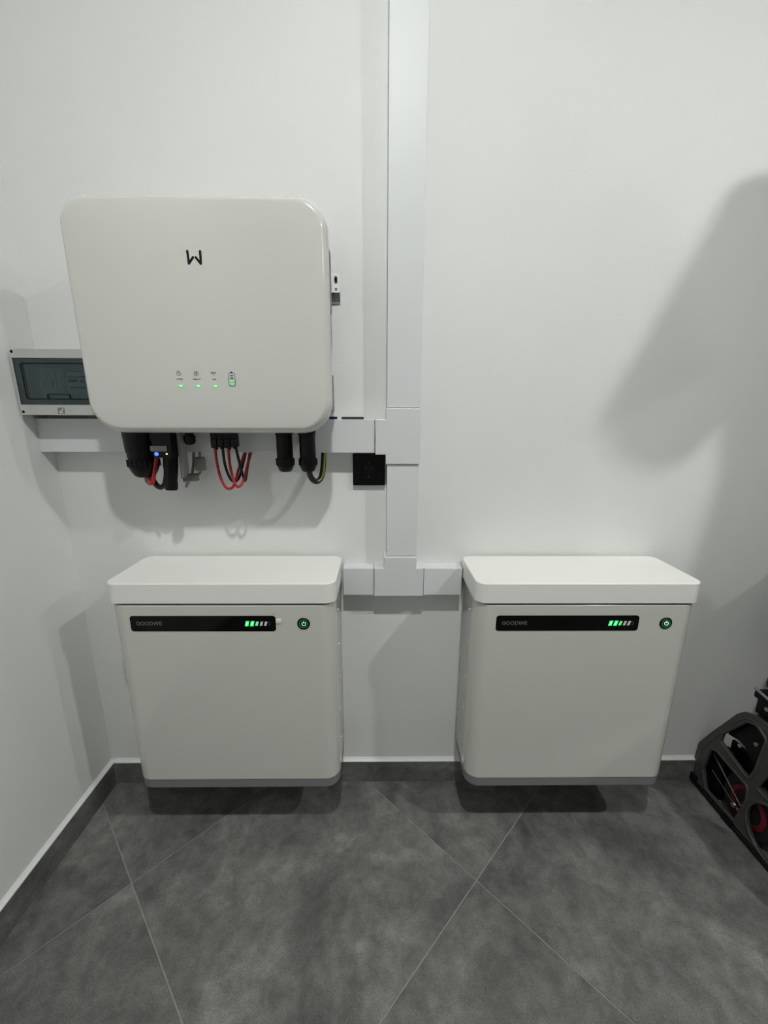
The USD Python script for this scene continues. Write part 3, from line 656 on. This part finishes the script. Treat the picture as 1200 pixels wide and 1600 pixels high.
for yc in (-0.168, -0.332):
    wc = (X + 0.030, yc, 0.082)
    w = obj('wheel', lathe([(0.050, -0.014), (0.060, -0.017), (0.072, -0.016), (0.079, -0.008), (0.080, 0.0), (0.079, 0.008), (0.072, 0.016), (0.050, 0.014)], wc, 'x', 40), 'rubber', ht, smooth=40, label='black rubber wheel')
    obj('hub', [lathe([(0.036, -0.008), (0.040, -0.019), (0.051, -0.016), (0.051, 0.012), (0.036, 0.012)], wc, 'x', 40)]
        + [box(wc[0] - 0.012, wc[0] + 0.006, yc - 0.004, yc + 0.004, 0.082, 0.122).apply_transform(trimesh.transformations.rotation_matrix(a_, (1, 0, 0), wc)) for a_ in (0.5, 0.5 + 2 * math.pi / 3, 0.5 + 4 * math.pi / 3)], 'hub', w, smooth=40, label='dark red wheel hub')
    obj('axle_cap', lathe([(0.012, -0.016), (0.014, -0.010), (0.014, 0.010)], wc, 'x', 20), 'black', w)
obj('back_panel', rbox(X + 0.052, X + 0.062, -0.470, -0.050, 0.012, 0.185, 0.003), 'black', ht, label='black base panel behind the wheels')
gp = [(-0.010, 0.012), (-0.013, 0.112), (-0.048, 0.158), (-0.082, 0.158), (-0.082, 0.012)]
for g_ in (gp, mirror(gp)): obj('wheel_guard', extrude_x(sg.Polygon(g_), X + 0.016, X + 0.050), 'black', ht, smooth=False, label='black wheel guard')
for p0, p1, r_ in (((X + 0.0105, -0.048, 0.135), (X + 0.0105, -0.158, 0.066), 0.0028), ((X + 0.0105, -0.056, 0.084), (X + 0.0105, -0.135, 0.056), 0.0018)): obj('linkage', tube([p0, p1], r_ * 0.8, 8, 1), 'cart', ht)
obj('bolt', lathe([(0.006, -0.004), (0.0075, 0.0), (0.006, 0.004)], (X + 0.010, -0.137, 0.054), 'x', 16), 'metal', ht)
for y in (-0.165, -0.335):
    obj('upright', rbox(X + 0.040, X + 0.072, y - 0.016, y + 0.024, 0.195, 0.3955, 0.006), 'black', ht)
cb = obj('clamp', [rbox(X + 0.020, X + 0.080, -0.40, -0.118, 0.335, 0.383, 0.004), rbox(X + 0.016, X + 0.080, -0.40, -0.110, 0.375, 0.396, 0.003)], 'black', ht)
obj('clamp', extrude_x(sg.Polygon([(-0.074, 0.224), (-0.076, 0.270), (-0.110, 0.318), (-0.41, 0.318), (-0.41, 0.197), (-0.172, 0.197), (-0.122, 0.230), (-0.105, 0.232)]), X + 0.014, X + 0.070), 'black', ht, smooth=False)
for y, z, x in ((-0.148, 0.365, X + 0.0195), (-0.112, 0.222, X + 0.0135), (-0.150, 0.262, X + 0.0135)):
    obj('bolt', lathe([(0.005, -0.003), (0.0058, 0.0), (0.0058, 0.001)], (x, y, z), 'x', 14), 'metal', ht)
obj('trim_strip', [tube([(X + 0.014, -0.112, 0.400), (X + 0.010, -0.16, 0.398), (X + 0.008, -0.26, 0.394), (X + 0.010, -0.40, 0.398)], 0.0035, 8)], 'bracket_grey', ht)

# ------------------------------------------------------------------ work shirt on a ceiling hook, right of the frame (its shadow falls on the back wall)
SXc, SHY = 2.100, -0.455
M['cloth'] = mat('navy_cloth', (0.02, 0.023, 0.035), 0.9)
hk = thing('ceiling_hook', 'thin black hook hanging from the ceiling above the hand truck', 'hook', (SXc, SHY, CEIL))
obj('rose', lathe([(0.004, -0.012), (0.022, -0.008), (0.026, 0.0)], (SXc, SHY, CEIL), n=24), 'black', hk)
obj('rod', tube([(SXc, SHY, CEIL - 0.008), (SXc, SHY, 2.175), (SXc + 0.004, SHY, 2.150), (SXc + 0.002, SHY, 2.1405), (SXc - 0.012, SHY, 2.139), (SXc - 0.020, SHY, 2.152)], 0.0040, 10), 'black', hk)
def ell(cx, cy, z, a, b, seed=0):
    t = np.linspace(0, 2 * math.pi, 40, endpoint=False); w = 1 + 0.05 * np.sin(7 * t + seed) * min(1, (2.0 - z) * 2)
    return np.c_[cx + a * w * np.cos(t), cy + b * w * np.sin(t), np.full(40, z)]
M['hanger'] = M['black']
sh = thing('work_shirt', 'navy short-sleeved work shirt hanging from the ceiling hook', 'shirt', (SXc, SHY, 1.12))
obj('body', loft([ell(SXc, SHY, z, a, b, z * 3) for z, a, b in ((1.08, 0.215, 0.085), (1.20, 0.195, 0.08), (1.37, 0.172, 0.075), (1.56, 0.160, 0.07), (1.70, 0.190, 0.07), (1.80, 0.205, 0.062), (1.90, 0.190, 0.052), (1.98, 0.120, 0.045), (2.03, 0.068, 0.042), (2.06, 0.062, 0.040))]), 'cloth', sh)
for sgn in (-1, 1):
    rings = []
    for f, w in ((0.0, 0.085), (0.35, 0.082), (0.7, 0.080), (1.0, 0.082)):
        cx, cz = SXc + sgn * (0.150 + 0.120 * f), 1.885 - 0.255 * f
        t = np.linspace(0, 2 * math.pi, 28, endpoint=False)
        u = np.array([sgn * 0.905, 0, 0.425])
        rings.append(np.array([np.array([cx, SHY, cz]) + u * w * math.cos(q) + np.array([0, 1, 0]) * 0.05 * math.sin(q) for q in t]))
    m = loft(rings); m.fix_normals(); obj('sleeve', m, 'cloth', sh)
obj('hanger_loop', tube([(SXc, SHY, 2.055), (SXc - 0.012, SHY, 2.100), (SXc, SHY, 2.135), (SXc + 0.012, SHY, 2.100), (SXc, SHY, 2.055)], 0.003, 6), 'black', sh)

# ------------------------------------------------------------------ black bag standing on the clamp of the hand truck
bg = thing('tool_bag', 'black fabric bag standing on the hand truck at the right edge', 'bag', (2.07, -0.252, 0.397))
rings = []
for z, i in ((0.3975, 0.010), (0.401, 0.003), (0.408, 0.0), (0.45, 0.0), (0.62, 0.006), (0.78, 0.018), (0.85, 0.045), (0.87, 0.075)):
    p = rr(0.56 - 1.2 * i, 0.33 - 2 * i, 0.045, 8); rings.append(np.c_[p[:, 0] + 2.070, p[:, 1] - 0.252, np.full(len(p), z)])
bag = loft(rings); bv = bag.vertices.copy(); bv[:, 2] = 0.3975 + (bv[:, 2] - 0.3975) * (0.50 + 1.0 * (bv[:, 0] - 1.79) / 0.56); bag.vertices = bv
obj('body', bag, 'black_soft', bg, smooth=50)
obj('handle', tube([(1.98, -0.252, 0.76), (1.98, -0.252, 0.88), (2.07, -0.252, 0.98), (2.16, -0.252, 0.99), (2.18, -0.252, 0.90)], 0.010, 10), 'black', bg)
